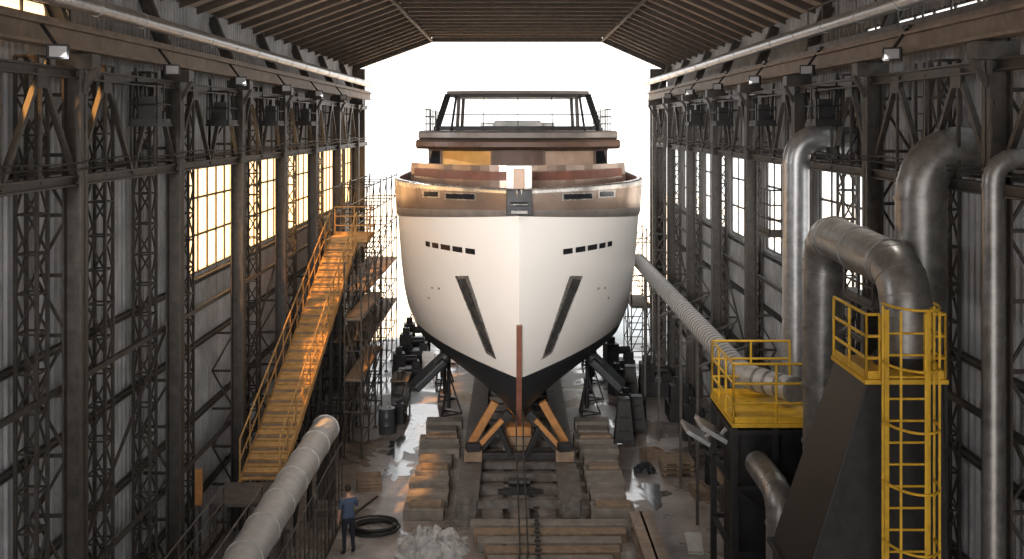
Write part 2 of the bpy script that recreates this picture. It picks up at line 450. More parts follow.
for k in range(15):
    z=1.78+k*(5.1-1.78)/14; y=ystem(z)-.03; pts.append((y,z))
for (a,b) in zip(pts[:-1],pts[1:]): mb.beam((SX,a[0],a[1]),(SX,b[0],b[1]),.16,.12)
mb.obj('stem_bar',M_red,yacht)
mb=MB(); mb.box((SX,31.35,8.70),(.74,.5,.72),0); mb.box((SX,31.07,8.44),(.5,.06,.12),1); mb.cyl((SX-.25,31.05,8.66),(SX+.25,31.05,8.66),.06,10,1); mb.obj('fairlead',[M_dglass,M_pocket],yacht,.03)
mb=MB(); mb.box((SX,32.6,9.28),(.76,.5,.86),0); mb.box((SX,32.33,9.3),(.32,.06,.62),1); mb.box((SX,32.6,8.45),(.6,.5,.9),0); mb.obj('deck_locker',[M_white,M_tan],yacht,.04)
for sg in(-1,1):
    mb=MB(); 
    for a,b in((1.2,2.2),(2.35,2.95)):
        patch(mb,[(sg*a,8.70),(sg*b,8.66),(sg*b,8.88),(sg*a,8.92)],.075,0,6,2)
        patch(mb,[(sg*(a+.06),8.73),(sg*(b-.06),8.70),(sg*(b-.06),8.85),(sg*(a+.06),8.89)],.085,1,6,2)
    mb.obj('mooring_slot',[M_silver,M_dglass],yacht)
def arcwall(mb,w,yf,yb,z0,z1,th,m=0,k=24,rake=0,mt=None,pw=2.4):
    lo=[];
    for i in range(k+1):
        x=-w+2*w*i/k; y=yf+(yb-yf)*abs(x/w)**pw; lo.append((x,y))
    vs=[]
    for x,y in lo: vs+=[(SX+x,y,z0),(SX+x*.985,y+rake,z1),(SX+x*.985,y+rake+th,z1),(SX+x,y+th,z0)]
    for i in range(k):
        a=4*i;b=a+4
        mb.add([vs[a],vs[b],vs[b+1],vs[a+1]],[(0,1,2,3)],m,True); mb.add([vs[a+1],vs[b+1],vs[b+2],vs[a+2]],[(0,1,2,3)],m if mt is None else mt); mb.add([vs[a+2],vs[b+2],vs[b+3],vs[a+3]],[(0,1,2,3)],m)
mb=MB()
arcwall(mb,3.7,35.2,38.5,8.05,9.12,.1,0,mt=1); arcwall(mb,3.85,36.6,40,8.1,9.34,.12,2,rake=.2,mt=1)
arcwall(mb,4.05,38.0,41,8.1,9.5,.1,0,rake=.1,mt=1)
mb.obj('bridge_coaming',[M_bronze,M_silver,M_red],yacht)
mb=MB()
def wpt(x,off=0): return 40.0+1.2*abs(x/3.4)**2.2+off
segs=[(-3.35,-2.85,2),(-2.85,-.95,1),(-.95,.95,0),(.95,2.85,3),(2.85,3.35,2)]
for a,b,m in segs:
    k=5
    for i in range(k):
        x0=a+(b-a)*i/k; x1=a+(b-a)*(i+1)/k
        mb.add([(SX+x0,wpt(x0),9.15),(SX+x1,wpt(x1),9.15),(SX+x1,wpt(x1,.15),10.02),(SX+x0,wpt(x0,.15),10.02)],[(0,1,2,3)],m,True)
for x in(-2.85,-.95,.95,2.85): mb.beam((SX+x,wpt(x)-.03,9.1),(SX+x,wpt(x,.15)-.03,10.05),.09,.09,4)
for i in range(16):
    x0=-3.35+6.7*i/16;x1=-3.35+6.7*(i+1)/16
    for z,o in((9.17,0),(9.98,.14)): mb.beam((SX+x0,wpt(x0,o)-.02,z),(SX+x1,wpt(x1,o)-.02,z),.08,.08,4)
mb.box((SX,47.3,9.05),(6.7,12.2,2.0),4)
mb.box((SX,46.5,8.4),(7.4,15,.9),4)
mb.obj('wheelhouse',[M_brown,M_amber,M_dglass,M_tan,M_brown],yacht)
def slab(mb,w,yf,yc,yb,z0,z1,m=0,tip=.0,mtop=None,lip=.12,pw=3):
    k=30; outl=[]
    for i in range(k+1):
        x=-w+2*w*i/k; outl.append((x,yf+(yc-yf)*abs(x/w)**pw))
    lay=[(0,0.25,z0),(0,0.0,z0+lip),(0,0.02,z1-lip*.7),(0,.25,z1)]
    vs=[]
    for _,o,z in lay:
        for x,y in outl: vs.append((SX+x*(1-o*.03),y+o,z))
        vs+= [(SX+w*(1-o*.03),yb,z),(SX-w*(1-o*.03),yb,z)]
    q=k+3
    mb.add(vs,[],m)
    base=len(mb.v)-len(vs)
    for j in range(3):
        for i in range(q):
            mb.f.append(tuple(base+t for t in(j*q+i,j*q+(i+1)%q,(j+1)*q+(i+1)%q,(j+1)*q+i))); mb.m.append(m if mtop is None or j<2 else mtop); mb.sm.append(False)
    mb.f.append(tuple(base+i for i in range(q))[::-1]); mb.m.append(m); mb.sm.append(False)
    mb.f.append(tuple(base+3*q+i for i in range(q))); mb.m.append(m if mtop is None else mtop); mb.sm.append(False)
mb=MB(); slab(mb,3.78,39.0,40.6,54,10.02,10.36,0,lip=.1); slab(mb,3.72,39.4,41,53.6,10.36,10.68,1,lip=.08); mb.obj('bridge_roof',[M_brown,M_ship],yacht)
mb=MB()
fy=41.2
bl,br=(-3.1,10.68),(3.1,10.68); tl,tr=(-2.72,12.05),(2.72,12.05)
def F(x,z): return (SX+x,fy+abs(x)**2*.06+(z-10.68)*.75,z)
for a,b in((bl,tl),(br,tr)): mb.beam(F(*a),F(*b),.16,.2)
for x in(-2.45,2.45): mb.beam(F(x*1.03,10.68),F(x*.97,12.05),.07,.1)
for x in(-1.3,0,1.3): mb.beam(F(x,10.68),F(x,12.05),.03,.03)
for z,w,h in((10.78,3.05,.16),(11.3,2.9,.035),(12.02,2.72,.1)):
    for i in range(12): 
        x0=-w+2*w*i/12; x1=x0+2*w/12; mb.beam(F(x0,z),F(x1,z),.06,h)
mb.obj('flybridge_screen_frame',M_black,yacht)
g=MB(); 
for i in range(12):
    x0=-1+i/6;x1=x0+1/6; g.add([F(x0*2.95,10.8),F(x1*2.95,10.8),F(x1*2.7,12),F(x0*2.7,12)],[(0,1,2,3)],0,True)
g.obj('flybridge_glass',M_clear,yacht)
mb=MB(); slab(mb,2.75,42.0,42.5,50,12.06,12.22,0,lip=.04)
for x in(-2.5,2.5):
    for y in(45.5,49.5): mb.beam((SX+x,y,10.6),(SX+x*.96,y-.4,12.1),.14,.3)
mb.obj('hardtop',M_ship,yacht)
mb=MB(); railing(mb,[(SX-3.1,41.5,10.66),(SX-3.6,42.6,10.66),(SX-3.6,52,10.66)],.85,.8,.02,0,3,False); railing(mb,[(SX+3.1,41.5,10.66),(SX+3.6,42.6,10.66),(SX+3.6,52,10.66)],.85,.8,.02,0,3,False)
mb.obj('flybridge_rail',M_pocket,yacht)
mb=MB(); mb.box((SX,45,10.85),(2.2,.8,.45),0,0,.85); mb.box((SX-1.2,46.5,10.8),(.7,.7,.4)); mb.box((SX+1.2,46.5,10.8),(.7,.7,.4)); mb.obj('helm_console',M_white,yacht,.05)
for sg in(-1,1):
    mb=MB(); a=Vector((SX+sg*2.6,38.4,2.75)); b=Vector((SX+sg*3.62,38.2,1.80))
    mb.beam(a,b,1.1,.26); mb.cyl(a-(b-a)*.1,a+(b-a)*.25,.24,12); mb.obj('stabiliser_fin',M_anti,yacht,.06)

# ------------------------------------------------------------------ slipway and cradle
mb=MB()
for x in(-1.28,1.55):
    mb.box((x,45,.42),(.5,30,.5)); mb.box((x,45,.70),(.62,30,.06)); mb.box((x,45,.08),(.75,30.4,.16))
    y=30.3
    while y<58: mb.box((x,y,.42),(.6,.06,.5)); y+=1.4
y=30.4
while y<58:
    mb.beam((-1.28,y,.45),(1.55,y,.45),.22,.22); y+=1.15
mb.obj('launching_sled',M_steel2,None)
mb=MB()
for x in(-.25,.5): mb.ibeam((x,24,.12),(x,54,.12),.14,.2)
mb.obj('slipway_rail',M_steel)
for sg,xc in((-1,-2.45),(1,2.75)):
    mb=MB(); y=30.6;k=0
    while y<40.3:
        w=1.15+random.uniform(-.15,.2); mb.box((xc+random.uniform(-.08,.08),y,.16),(w,.66,.32),0,random.uniform(-.03,.03)); 
        if k%3==0: mb.box((xc,y,.37),(w*.8,.42,.10),1,random.uniform(-.05,.05))
        y+=1.12;k+=1
    mb.obj('concrete_keel_blocks',[M_conc,M_wood],None,.02)
mb=MB(); y=34.6
while y<62:
    for k in range(3): mb.box((SX,y,.72+.3*k),(1.0-.12*k,.5,.28),k==2)
    y+=2.0
mb.obj('keel_block_stack',[M_wood,M_woodo],None,.02)
mb=MB()
for sg in(-1,1):
    mb.beam((SX+sg*1.45,33.6,.75),(SX+sg*.28,33.7,2.1),.30,.26,2)
    mb.beam((SX+sg*1.5,35.2,.75),(SX+sg*.75,35.2,2.05),.28,.24,0)
    mb.beam((SX+sg*1.43,33.3,.95),(SX+sg*.5,33.4,1.95),.14,.14,0)
    mb.box((SX+sg*1.38,33.4,.92),(.55,.6,.34),1); mb.box((SX+sg*1.38,33.15,1.2),(.42,.35,.22),2,.2)
    mb.beam((SX+sg*.25,33.3,.9),(SX+sg*.62,33.4,1.75),.16,.16,2)
mb.box((SX,33.5,.85),(2.2,.3,.2),2)
mb.obj('bow_shoring',[M_woodo,M_wood,M_black],None,.015)
for sg in(-1,1):
    for y,x in((41.4,2.6),(43.6,2.9),(46.5,3.2),(50,3.2)):
        zt=[z for z in [1.75+.05*i for i in range(60)] if B(y,z)>=x][0]
        X=SX+sg*x; mb=MB()
        mb.cyl((X,y,0.25),(X,y,zt-.06),.07,8); mb.box((X,y,zt-.06),(.3,.3,.06))
        for a in(0,2.1,4.2): mb.beam((X+.5*math.cos(a),y+.5*math.sin(a),.02),(X,y,zt*.6),.06)
        for a in(0,2.1,4.2): mb.beam((X+.5*math.cos(a),y+.5*math.sin(a),.05),(X+.5*math.cos(a+2.1),y+.5*math.sin(a+2.1),.05),.05)
        mb.obj('hull_prop',M_black)
mb=MB()
for i in range(5):
    mb.box((random.uniform(-.1,.1)+.9,29.5-i*.62,.13),(4.3-.3*i,.45,.26),i%2,random.uniform(-.01,.01))
mb.obj('timber_sleepers',[M_conc,M_wood],None,.02)
mb=MB()
for dx in(-.08,.12): mb.tube([(SX+dx,32.7,2.4),(SX+dx,31.4,1.6),(SX+dx+.05,29.5,.75),(SX+dx+.08,27.4,.32),(SX+dx,25.6,.28)],.022,6)
for i in range(16):
    t=i/15; mb.box((SX+.45,30.4-t*4.2,.42-.1*t),(.10,.16,.05),0,i*1.57)
mb.obj('tow_cable',M_hose)
mb=MB(); mb.box((SX,30.6,.85),(.5,.25,.22)); mb.cyl((SX-.3,30.5,1.0),(SX+.3,30.5,1.0),.12,14); mb.beam((SX-.6,30.9,.6),(SX+.6,30.9,.6),.12); mb.box((SX,30.75,.66),(.9,.2,.14)); mb.obj('sled_winch_block',M_black)
mb=MB(); mb.ibeam((3.45,25,.26),(3.4,29.6,.26),.6,.5,0,.06); 
for i in range(5): mb.box((3.42,25.3+i,.26),(.5,.05,.42))
mb.obj('steel_girder_section',M_crane)
def puddle(x,y,rx,ry,seed):
    mb=MB(); k=48; vs=[(x,y,.006)]
    for i in range(k):
        t=2*math.pi*i/k; f=.62+.75*noise.noise(Vector((math.cos(t)*1.6+seed,math.sin(t)*1.6,seed)))+.25*noise.noise(Vector((math.cos(t)*5+seed,math.sin(t)*5,seed)))
        vs.append((x+rx*f*math.cos(t),y+ry*f*math.sin(t),.006))
    mb.add(vs,[(0,1+i,1+(i+1)%k) for i in range(k)]); mb.obj('water_puddle',M_puddle)
puddle(-3.9,37.4,.75,1.9,2); puddle(-3.75,34.6,.6,1.2,8); puddle(-3.55,40.5,.5,1.6,14); puddle(4.1,32.4,.6,1.2,5); puddle(3.8,40.2,.4,1.2,11)

# ------------------------------------------------------------------ left: ramp, scaffold, walkway, duct
e=empty('access_ramp'); xr=-6.15
a=Vector((xr,26.6,2.3)); b=Vector((xr,39.6,6.75))
mb=MB(); nn=52
for i in range(nn):
    c=a+(b-a)*(i+.5)/nn; 
    d=(b-a).normalized()*.10
    mb.beam(c-d,c+d,.92,.04,0)
    if i%2==0: mb.beam(c+Vector((-.45,0,.05)),c+Vector((.45,0,.05)),.05,.05,1)
mb.obj('plank_deck',[M_woody,M_wood],e)
mb=MB()
for x in(-.48,.48):
    o=Vector((x,0,-.12)); mb.beam(a+o,b+o,.07,.22)
    k=13
    for i in range(k+1):
        c=a+(b-a)*i/k+Vector((x,0,0)); mb.cyl(c,c+Vector((0,0,1.0)),.022,6)
    for h in(.5,1.0): mb.cyl(a+Vector((x,0,h)),b+Vector((x,0,h)),.024,6)
mb.obj('ramp_rail',M_woody,e)
mb=MB()
for i in range(8):
    c=a+(b-a)*i/7
    for x in(-.48,.48): mb.beam((c.x+x,c.y,0),(c.x+x,c.y,c.z-.2),.07)
    for z in [k for k in(1,2.2,3.4,4.6,5.8) if k<c.z]: mb.beam((c.x-.48,c.y,z),(c.x+.48,c.y,z),.05)
    if i<7:
        c2=a+(b-a)*(i+1)/7
        for x in(-.48,.48): mb.beam((c.x+x,c.y,.3),(c2.x+x,c2.y,min(c2.z-.4,3)),.04)
mb.obj('ramp_trestle',M_black,e)
mb=MB(); mb.box((xr+.1,40.6,6.72),(1.5,2.0,.08)); railing(mb,[(xr+.85,39.7,6.76),(xr+.85,41.5,6.76),(xr-.6,41.5,6.76)],1.05,.9,.025)
mb.box((xr+.1,40.6,6.6),(1.3,1.8,.14),1)
mb.obj('landing',[M_woody,M_wood],e)
mb=MB(); mb.box((xr-.1,25.8,2.24),(1.4,1.5,.08))
for x in(-.7,.5):
    for y in(25.2,26.4): mb.beam((xr+x,y,0),(xr+x,y,2.2),.08)
mb.obj('lower_landing',M_steel2,e)
def scaffold(x0,x1,ya,yb,zt,name='scaffold_tower'):
    mb=MB(); n=max(1,round((yb-ya)/2)); m=max(1,round((x1-x0)/1.0))
    for i in range(n+1):
        y=ya+(yb-ya)*i/n
        for j in range(m+1):
            x=x0+(x1-x0)*j/m; mb.cyl((x,y,0),(x,y,zt),.028,6); mb.box((x,y,.02),(.15,.15,.04))
        z=.5
        while z<zt: mb.cyl((x0,y,z),(x1,y,z),.024,6); z+=1.0
        mb.cyl((x0,y,.5),(x1,y,2.5),.022,6); mb.cyl((x1,y,2.5),(x0,y,4.5),.022,6); mb.cyl((x0,y,4.5),(x1,y,min(zt,6.5)),.022,6)
    for j in range(m+1):
        x=x0+(x1-x0)*j/m; z=.5
        while z<zt: mb.cyl((x,ya,z),(x,yb,z),.024,6); z+=1.0
        for i in range(n):
            y=ya+(yb-ya)*i/n; z=.5
            while z+2<zt: mb.cyl((x,y,z),(x,y+(yb-ya)/n,z+2),.02,6); z+=2
    for z in(2.5,4.5): 
        if z<zt: mb.box(((x0+x1)/2,(ya+yb)/2,z+.05),(x1-x0,yb-ya,.05),1)
    mb.obj(name,[M_steel,M_wood])
scaffold(-5.55,-5.0,36,41.5,6.4); scaffold(-6.95,-5.65,42.2,53,8.6); scaffold(5.4,6.3,50.5,54,6.0)
duct('extraction_duct',[(-5.25,6,2.45),(-5.25,30.6,2.45)],.37,M_ductl,flange=1.5,n=22)
mb=MB()
for y in(9,14,19,24,29.8): 
    for x in(-5.5,-5.0): mb.beam((x,y,0),(x,y,2.0),.07)
    mb.beam((-5.6,y,2.03),(-4.9,y,2.03),.08)
    mb.beam((-5.5,y,.2),(-5.0,y,1.9),.04)
mb.cyl((-5.25,30.62,2.45),(-5.25,30.72,2.45),.30,18); mb.box((-5.25,30.7,1.3),(.5,.15,1.7))
mb.obj('duct_support',M_steel)
mb=MB(); mb.box((-6.15,16.6,1.62),(.95,17,.06)); railing(mb,[(-5.72,8.2,1.65),(-5.72,25,1.65)],1.05,1.1,.022); railing(mb,[(-6.6,8.2,1.65),(-6.6,25,1.65)],1.05,1.1,.022)
for y in(9,12.5,16,19.5,23,25):
    for x in(-6.6,-5.72): mb.beam((x,y,0),(x,y,1.6),.08)
mb.obj('side_walkway',M_steel2)
mb=MB(); railing(mb,[(-4.72,20.5,.0),(-4.72,30.2,.0)],2.2,.55,.018,0,4); mb.obj('mesh_barrier',M_steel)
mb=MB(); mb.box((-6.98,20.4,1.1),(.6,.9,2.2)); mb.box((-6.67,20.4,1.1),(.03,.8,2.0)); mb.box((-6.65,20.1,1.2),(.04,.04,.25)); mb.obj('control_cabinet',M_steel2,None,.02)
mb=MB(); mb.beam((-7.05,24.6,2.4),(-7.05,24.62,3.2),.16,.05); mb.beam((-7.05,24.7,0),(-7.05,24.7,2.5),.05,None,1); mb.obj('orange_signboard',[M_woodo,M_steel])

# ------------------------------------------------------------------ right: ducts, filter tower, platforms
duct('vent_duct',[(6.2,24.2,0),(6.2,24.2,10.65),(7.6,24.2,10.55)],.29,M_duct,.62,1.6)
duct('riser_duct',[(6.4,17.3,0),(6.4,17.3,10.5),(7.5,17.3,10.5)],.39,M_ductd,.75,1.8)
duct('corner_duct',[(6.36,14.6,0),(6.36,14.6,10.45),(7.5,14.6,10.45)],.14,M_ductd,.35,2.0)
duct('gooseneck_duct',[(5.62,20.0,0),(5.62,20.0,8.95),(5.62,15.75,8.80),(5.62,15.75,7.62)],.36,M_ductd,.72,1.0)
duct('elbow_duct',[(4.72,19.5,0),(4.72,19.5,4.35),(4.72,21.3,4.35)],.25,M_ductd,.5,1.4)
duct('long_flexible_duct',[(5.0,44,5.46),(5.0,23.9,5.46),(5.75,22.6,5.46)],.26,M_ductl,.5,.30,mats=[M_ductl,M_ductr],fw=.04,fm=1,fr=1.05)
mb=MB()
for y in(26,30,33,38,42): mb.beam((5.0,y,5.1),(5.0,y,0),.08); mb.beam((4.75,y,5.15),(5.3,y,5.15),.07); mb.beam((5.0,y,4.3),(6.7,y,5.0),.06)
mb.obj('flexible_duct_support',M_steel)
e=empty('dust_filter_unit')
mb=MB()
def frust(mb,x0,x1,y0,y1,z0,X0,X1,Yy0,Yy1,z1,m=0):
    vs=[(x0,y0,z0),(x1,y0,z0),(x1,y1,z0),(x0,y1,z0),(X0,Yy0,z1),(X1,Yy0,z1),(X1,Yy1,z1),(X0,Yy1,z1)]
    mb.add(vs,[(3,2,1,0),(4,5,6,7),(0,1,5,4),(1,2,6,5),(2,3,7,6),(3,0,4,7)],m)
frust(mb,3.9,5.95,15.0,16.85,0,3.95,5.95,15.0,16.8,4.6); frust(mb,3.95,5.95,15.0,16.8,4.6,4.85,5.9,15.1,16.6,7.4)
for z in(1,2.5,4.55): mb.box((4.94,15.9,z),(2.14,1.95,.08))
for x in(4.3,5.1,5.8): mb.box((x,14.98,2.3),(.06,.06,4.5))
mb.cyl((5.62,15.75,7.35),(5.62,15.75,7.62),.46,20)
mb.obj('hopper',M_black,e,.02)
mb=MB(); mb.box((5.27,15.55,7.45),(1.12,1.6,.06),0)
railing(mb,[(4.74,16.3,7.47),(4.74,14.8,7.47),(4.92,14.8,7.47)],.88,.7,.022); railing(mb,[(5.53,14.8,7.47),(5.8,14.8,7.47),(5.8,15.3,7.47)],.88,.5,.022)
mb.obj('platform',M_yel,e)
mb=MB()
xa,xb,yl=4.95,5.5,14.62
for x in(xa,xb): mb.beam((x,yl,0),(x,yl,8.45),.06,.04)
z=.3
while z<8.4: mb.cyl((xa,yl,z),(xb,yl,z),.017,6); z+=.29
xc=(xa+xb)/2; z=2.3
def hoop(zz): return [(xc+.34*math.cos(t),yl-.05-.62*math.sin(t),zz) for t in [math.pi*i/12 for i in range(13)]]
while z<8.6:
    mb.tube(hoop(z),.018,6); z+=.78
for t in(0.0,.75,1.57,2.39,math.pi):
    x=xc+.34*math.cos(t);y=yl-.05-.62*math.sin(t); mb.beam((x,y,2.3),(x,y,8.5),.03,.012)
mb.obj('caged_ladder',M_yel,e)
e=empty('platform_tower')
mb=MB(); mb.box((5.1,22.6,5.05),(1.7,2.4,.08)); railing(mb,[(5.95,21.45,5.09),(4.28,21.45,5.09),(4.28,23.75,5.09),(5.95,23.75,5.09)],1.15,.75,.026); mb.obj('platform',M_yel,e)
mb=MB()
for x in(4.3,5.1,5.9):
    for y in(21.5,23.7): mb.beam((x,y,0),(x,y,5.0),.12)
for z in(1.2,2.5,3.8,4.9):
    for y in(21.5,23.7): mb.beam((4.3,y,z),(5.9,y,z),.09)
    for x in(4.3,5.9): mb.beam((x,21.5,z),(x,23.7,z),.09)
mb.beam((4.3,21.5,1.2),(5.9,21.5,2.5),.06); mb.beam((5.9,21.5,2.5),(4.3,21.5,3.8),.06)
mb.box((5.15,22.8,3.2),(1.3,1.5,3.2)); mb.box((5.1,22.6,.5),(1.9,2.4,1.0))
mb.obj('frame',M_black,e)
mb=MB()
for y,z,x in((22.3,4.95,3.98),(24.0,4.4,3.95)):
    mb.add([(x-.25,y-.4,z-.12),(x+.25,y-.4,z-.42),(x+.25,y+.5,z-.42),(x-.25,y+.5,z-.12),(x-.22,y-.4,z-.04),(x+.28,y-.4,z-.34),(x+.28,y+.5,z-.34),(x-.22,y+.5,z-.04)],[(3,2,1,0),(4,5,6,7),(0,1,5,4),(1,2,6,5),(2,3,7,6),(3,0,4,7)])
    mb.beam((x+.2,y,z-.35),(4.3,y,z-.2),.06)
mb.obj('hood_panels',M_duct,e)
mb=MB(); mb.box((4.15,18.1,1.0),(1.3,1.4,2.0)); mb.box((4.15,18.1,2.06),(1.4,1.5,.12)); mb.cyl((4.15,18.1,2.1),(4.15,18.1,2.8),.35,18); mb.cyl((4.15,18.1,2.8),(4.75,18.1,2.9),.16,12); mb.obj('extraction_fan',M_steel2,None,.03)
mb=MB(); mb.box((6.65,20.9,7.6),(.5,2.6,.06)); railing(mb,[(6.42,19.7,7.63),(6.42,22.1,7.63)],1.0,.8,.02)
mb.box((6.2,25.3,8.4),(1.0,1.2,.06)); railing(mb,[(5.75,25.8,8.43),(5.75,24.7,8.43),(6.6,24.7,8.43)],1.0,.6,.02)
mb.obj('wall_service_platform',M_steel)
for y in(12.4,19.3,28.5):
    mb=MB(); x=7.2
    for yy in(y,y+.4): mb.beam((x,yy,0),(x,yy,12),.04)
    z=.3
    while z<12: mb.cyl((x,y,z),(x,y+.4,z),.015,6); z+=.3
    mb.obj('wall_ladder',M_steel)

# ------------------------------------------------------------------ floor clutter
def workbench(x,y,rz=0):
    mb=MB(); mb.box((0,0,.88),(1.6,.7,.06),1)
    for a in(-.7,.7):
        for b in(-.28,.28): mb.box((a,b,.43),(.07,.07,.86))
    mb.box((0,0,.25),(1.45,.6,.04)); mb.box((.4,0,1.02),(.3,.25,.22)); mb.cyl((-.4,0,.91),(-.4,0,1.2),.1,12); mb.box((-.1,.1,.36),(.5,.4,.2))
    o=mb.obj('workbench',[M_steel,M_wood]); o.location=(x,y,0); o.rotation_euler[2]=rz
def machine(x,y,s=1,rz=0,nm='machine_tool'):
    mb=MB(); mb.box((0,0,.3),(1.3,.8,.6)); mb.box((-.35,0,.95),(.55,.7,.75)); mb.cyl((-.1,0,1.0),(.5,0,1.0),.17,14); mb.box((.45,0,.75),(.35,.5,.35))
    mb.cyl((-.35,-.35,1.0),(-.35,-.45,1.0),.18,14); mb.box((-.35,0,1.45),(.3,.3,.3)); mb.beam((-.35,0,1.5),(-.2,0,1.9),.06)
    o=mb.obj(nm,M_black,None,.02); o.location=(x,y,0); o.scale=(s,s,s); o.rotation_euler[2]=rz
def crate(x,y,w=.8,d=.6,h=.5,rz=0,m=None):
    mb=MB(); k=4
    for i in range(k):
        z=h*(i+.5)/k
        for sy in(-1,1): mb.box((0,sy*d/2,z),(w,.03,h/k*.85))
        for sx in(-1,1): mb.box((sx*w/2,0,z),(.03,d,h/k*.85))
    for sx in(-1,1):
        for sy in(-1,1): mb.box((sx*(w/2-.03),sy*(d/2-.03),h/2),(.06,.06,h))
    mb.box((0,0,.04),(w,d,.04)); mb.box((0,0,h*.7),(w*.9,d*.85,.05))
    o=mb.obj('wooden_crate',m or M_wood); o.location=(x,y,0); o.rotation_euler[2]=rz
def trestle(x,y,h=1.5,w=.6):
    mb=MB(); t=.5
    P=[(i*w/2,j*w/2) for i,j in((-1,-1),(1,-1),(1,1),(-1,1))]
    for a,b in P: mb.beam((a,b,0),(a*t,b*t,h),.09)
    for k in range(4):
        A,B_=P[k],P[(k+1)%4]
        for z in(.15,.5,.95): f=1-(1-t)*z/h; mb.beam((A[0]*f,A[1]*f,z),(B_[0]*f,B_[1]*f,z),.07)
        mb.add([(A[0]*.98,A[1]*.98,.1),(B_[0]*.98,B_[1]*.98,.1),(B_[0]*t,B_[1]*t,h),(A[0]*t,A[1]*t,h)],[(0,1,2,3)])
    mb.box((0,0,h+.04),(w*.65,w*.65,.1)); 
    o=mb.obj('steel_support_stand',M_black); o.location=(x,y,0)
def drum(x,y,m=None,r=.29,h=.88):
    mb=MB(); mb.tube([(0,0,0),(0,0,.29),(0,0,.3),(0,0,.32),(0,0,.58),(0,0,.6),(0,0,.62),(0,0,h)],r,20,0,True,None,[r,r,r*1.04,r,r,r*1.04,r,r])
    mb.cyl((0,0,h),(0,0,h+.02),r*1.03,20); mb.cyl((.12,0,h),(.12,0,h+.05),.03,8)
    o=mb.obj('oil_drum',m or M_steel2); o.location=(x,y,0)
trestle(3.75,37.6,1.5); trestle(4.5,42.6,1.5); trestle(4.35,39.1,1.2)
for x,y,s,r in((4.4,41.0,.7,.3),(6.1,41,1.0,1.57),(5.7,44.4,1.0,0),(4.6,48.4,1.0,.2),(6.2,38.5,.9,1.57),(4.4,44.6,.8,.4)): machine(x,y,s,r)
for x,y,s,r in((-4.6,47,.9,.2),(-4.6,50.5,1.0,0),(-4.2,40.4,.55,1.5),(-4.7,53.2,1.0,.1)): machine(x,y,s,r,'pump_unit')
workbench(6.1,35.8,1.57); workbench(6.1,31.5,1.57); workbench(-4.5,43.8,1.57)
crate(-4.35,33.0,.7,.6,.4,.2); crate(5.45,32.3,.4,.8,.3,.1); crate(-3.8,48.9,.5,.5,.8,0,M_white); crate(4.5,36.0,.6,.5,.3,.4)
drum(6.2,29.4,M_steel2); drum(6.1,33.5,M_anti); drum(-4.5,38.9,M_boot)
mb=MB()
for k in range(3):
    for i in range(6): mb.box((0,-.5+.2*i,.13+k*.15),(1.0,.12,.025))
    for j in(-.42,0,.42): mb.box((j,0,.07+k*.15),(.1,1.1,.09))
o=mb.obj('pallet_stack',M_wood); o.location=(5.1,34.6,0)
mb=MB()
for k in range(7):
    R0=.55-.05*(k%3); z=.04+.05*(k//2); cx=-3.75+random.uniform(-.05,.05)
    mb.tube([(cx+R0*1.15*math.cos(t*.3),29.6+R0*math.sin(t*.3),z) for t in range(22)],.03,6)
mb.tube([(-4.2,29.6,.03),(-4.5,30.3,.03),(-4.4,31,.03),(-4.0,32.2,.03)],.03,6)
mb.obj('hose_coil',M_hose)
def heap(x,y,r,h,name,m,seed=0,fx=1,fy=1):
    mb=MB(); n=44; vs=[];
    for j in range(n+1):
        for i in range(n+1):
            u=-1+2*i/n;v=-1+2*j/n; d=math.hypot(u,v)
            w=Vector((u*2+seed,v*2,seed)); q=noise.noise(w)*.5+abs(noise.noise(w*2.2))*.6+abs(noise.noise(w*4.3))*.2
            z=max(0.004,h*(max(0,1-d*d*1.05))**.6*(.6+q)); 
            vs.append((x+u*r*fx+.25*r*noise.noise(w*1.7),y+v*r*fy+.25*r*noise.noise(w*1.7+Vector((9,3,1))),z))
    mb.add(vs,[(j*(n+1)+i,j*(n+1)+i+1,(j+1)*(n+1)+i+1,(j+1)*(n+1)+i) for j in range(n) for i in range(n)])
    mb.obj(name,m)
heap(-2.1,28.3,.88,.52,'crumpled_plastic_sheet',M_plast,3,1,.9)
heap(4.1,34.6,.35,.3,'black_refuse_sack',M_anti,9,1,.8)
mb=MB(); mb.box((4.7,28.6,.02),(.4,1.5,.03),0,-.12); mb.box((4.66,28.6,.05),(.35,1.3,.02),0,-.05); mb.obj('white_sheet_panel',M_ductl)

# ------------------------------------------------------------------ worker
def skinned(name,V,E,Rr,lv=2):
    me=D.meshes.new(name); me.from_pydata(V,E,[]); o=D.objects.new(name,me); COL.objects.link(o)
    sk=o.modifiers.new('s','SKIN'); sk.use_smooth_shade=True
    for i,r in enumerate(Rr): me.skin_vertices[0].data[i].radius=(r if isinstance(r,tuple) else (r,r))
    me.skin_vertices[0].data[0].use_root=True
    ss=o.modifiers.new('ss','SUBSURF'); ss.levels=lv; ss.render_levels=lv
    dg=bpy.context.evaluated_depsgraph_get(); dg.update(); m2=D.meshes.new_from_object(o.evaluated_get(dg))
    D.objects.remove(o); o2=D.objects.new(name,m2); COL.objects.link(o2); return o2
def sphere_mesh(name,fn,mats,matfn,parent,nu=32,nv=20):
    vs=[];fs=[]
    for j in range(nv+1):
        for i in range(nu): vs.append(fn(2*math.pi*i/nu,math.pi*j/nv-math.pi/2))
    for j in range(nv):
        for i in range(nu): fs.append((j*nu+i,j*nu+(i+1)%nu,(j+1)*nu+(i+1)%nu,(j+1)*nu+i))
    me=D.meshes.new(name); me.from_pydata(vs,[],fs)
    for m in mats: me.materials.append(m)
    for p in me.polygons: p.use_smooth=True; p.material_index=matfn(p.center)
    o=D.objects.new(name,me); COL.objects.link(o); o.parent=parent; return o
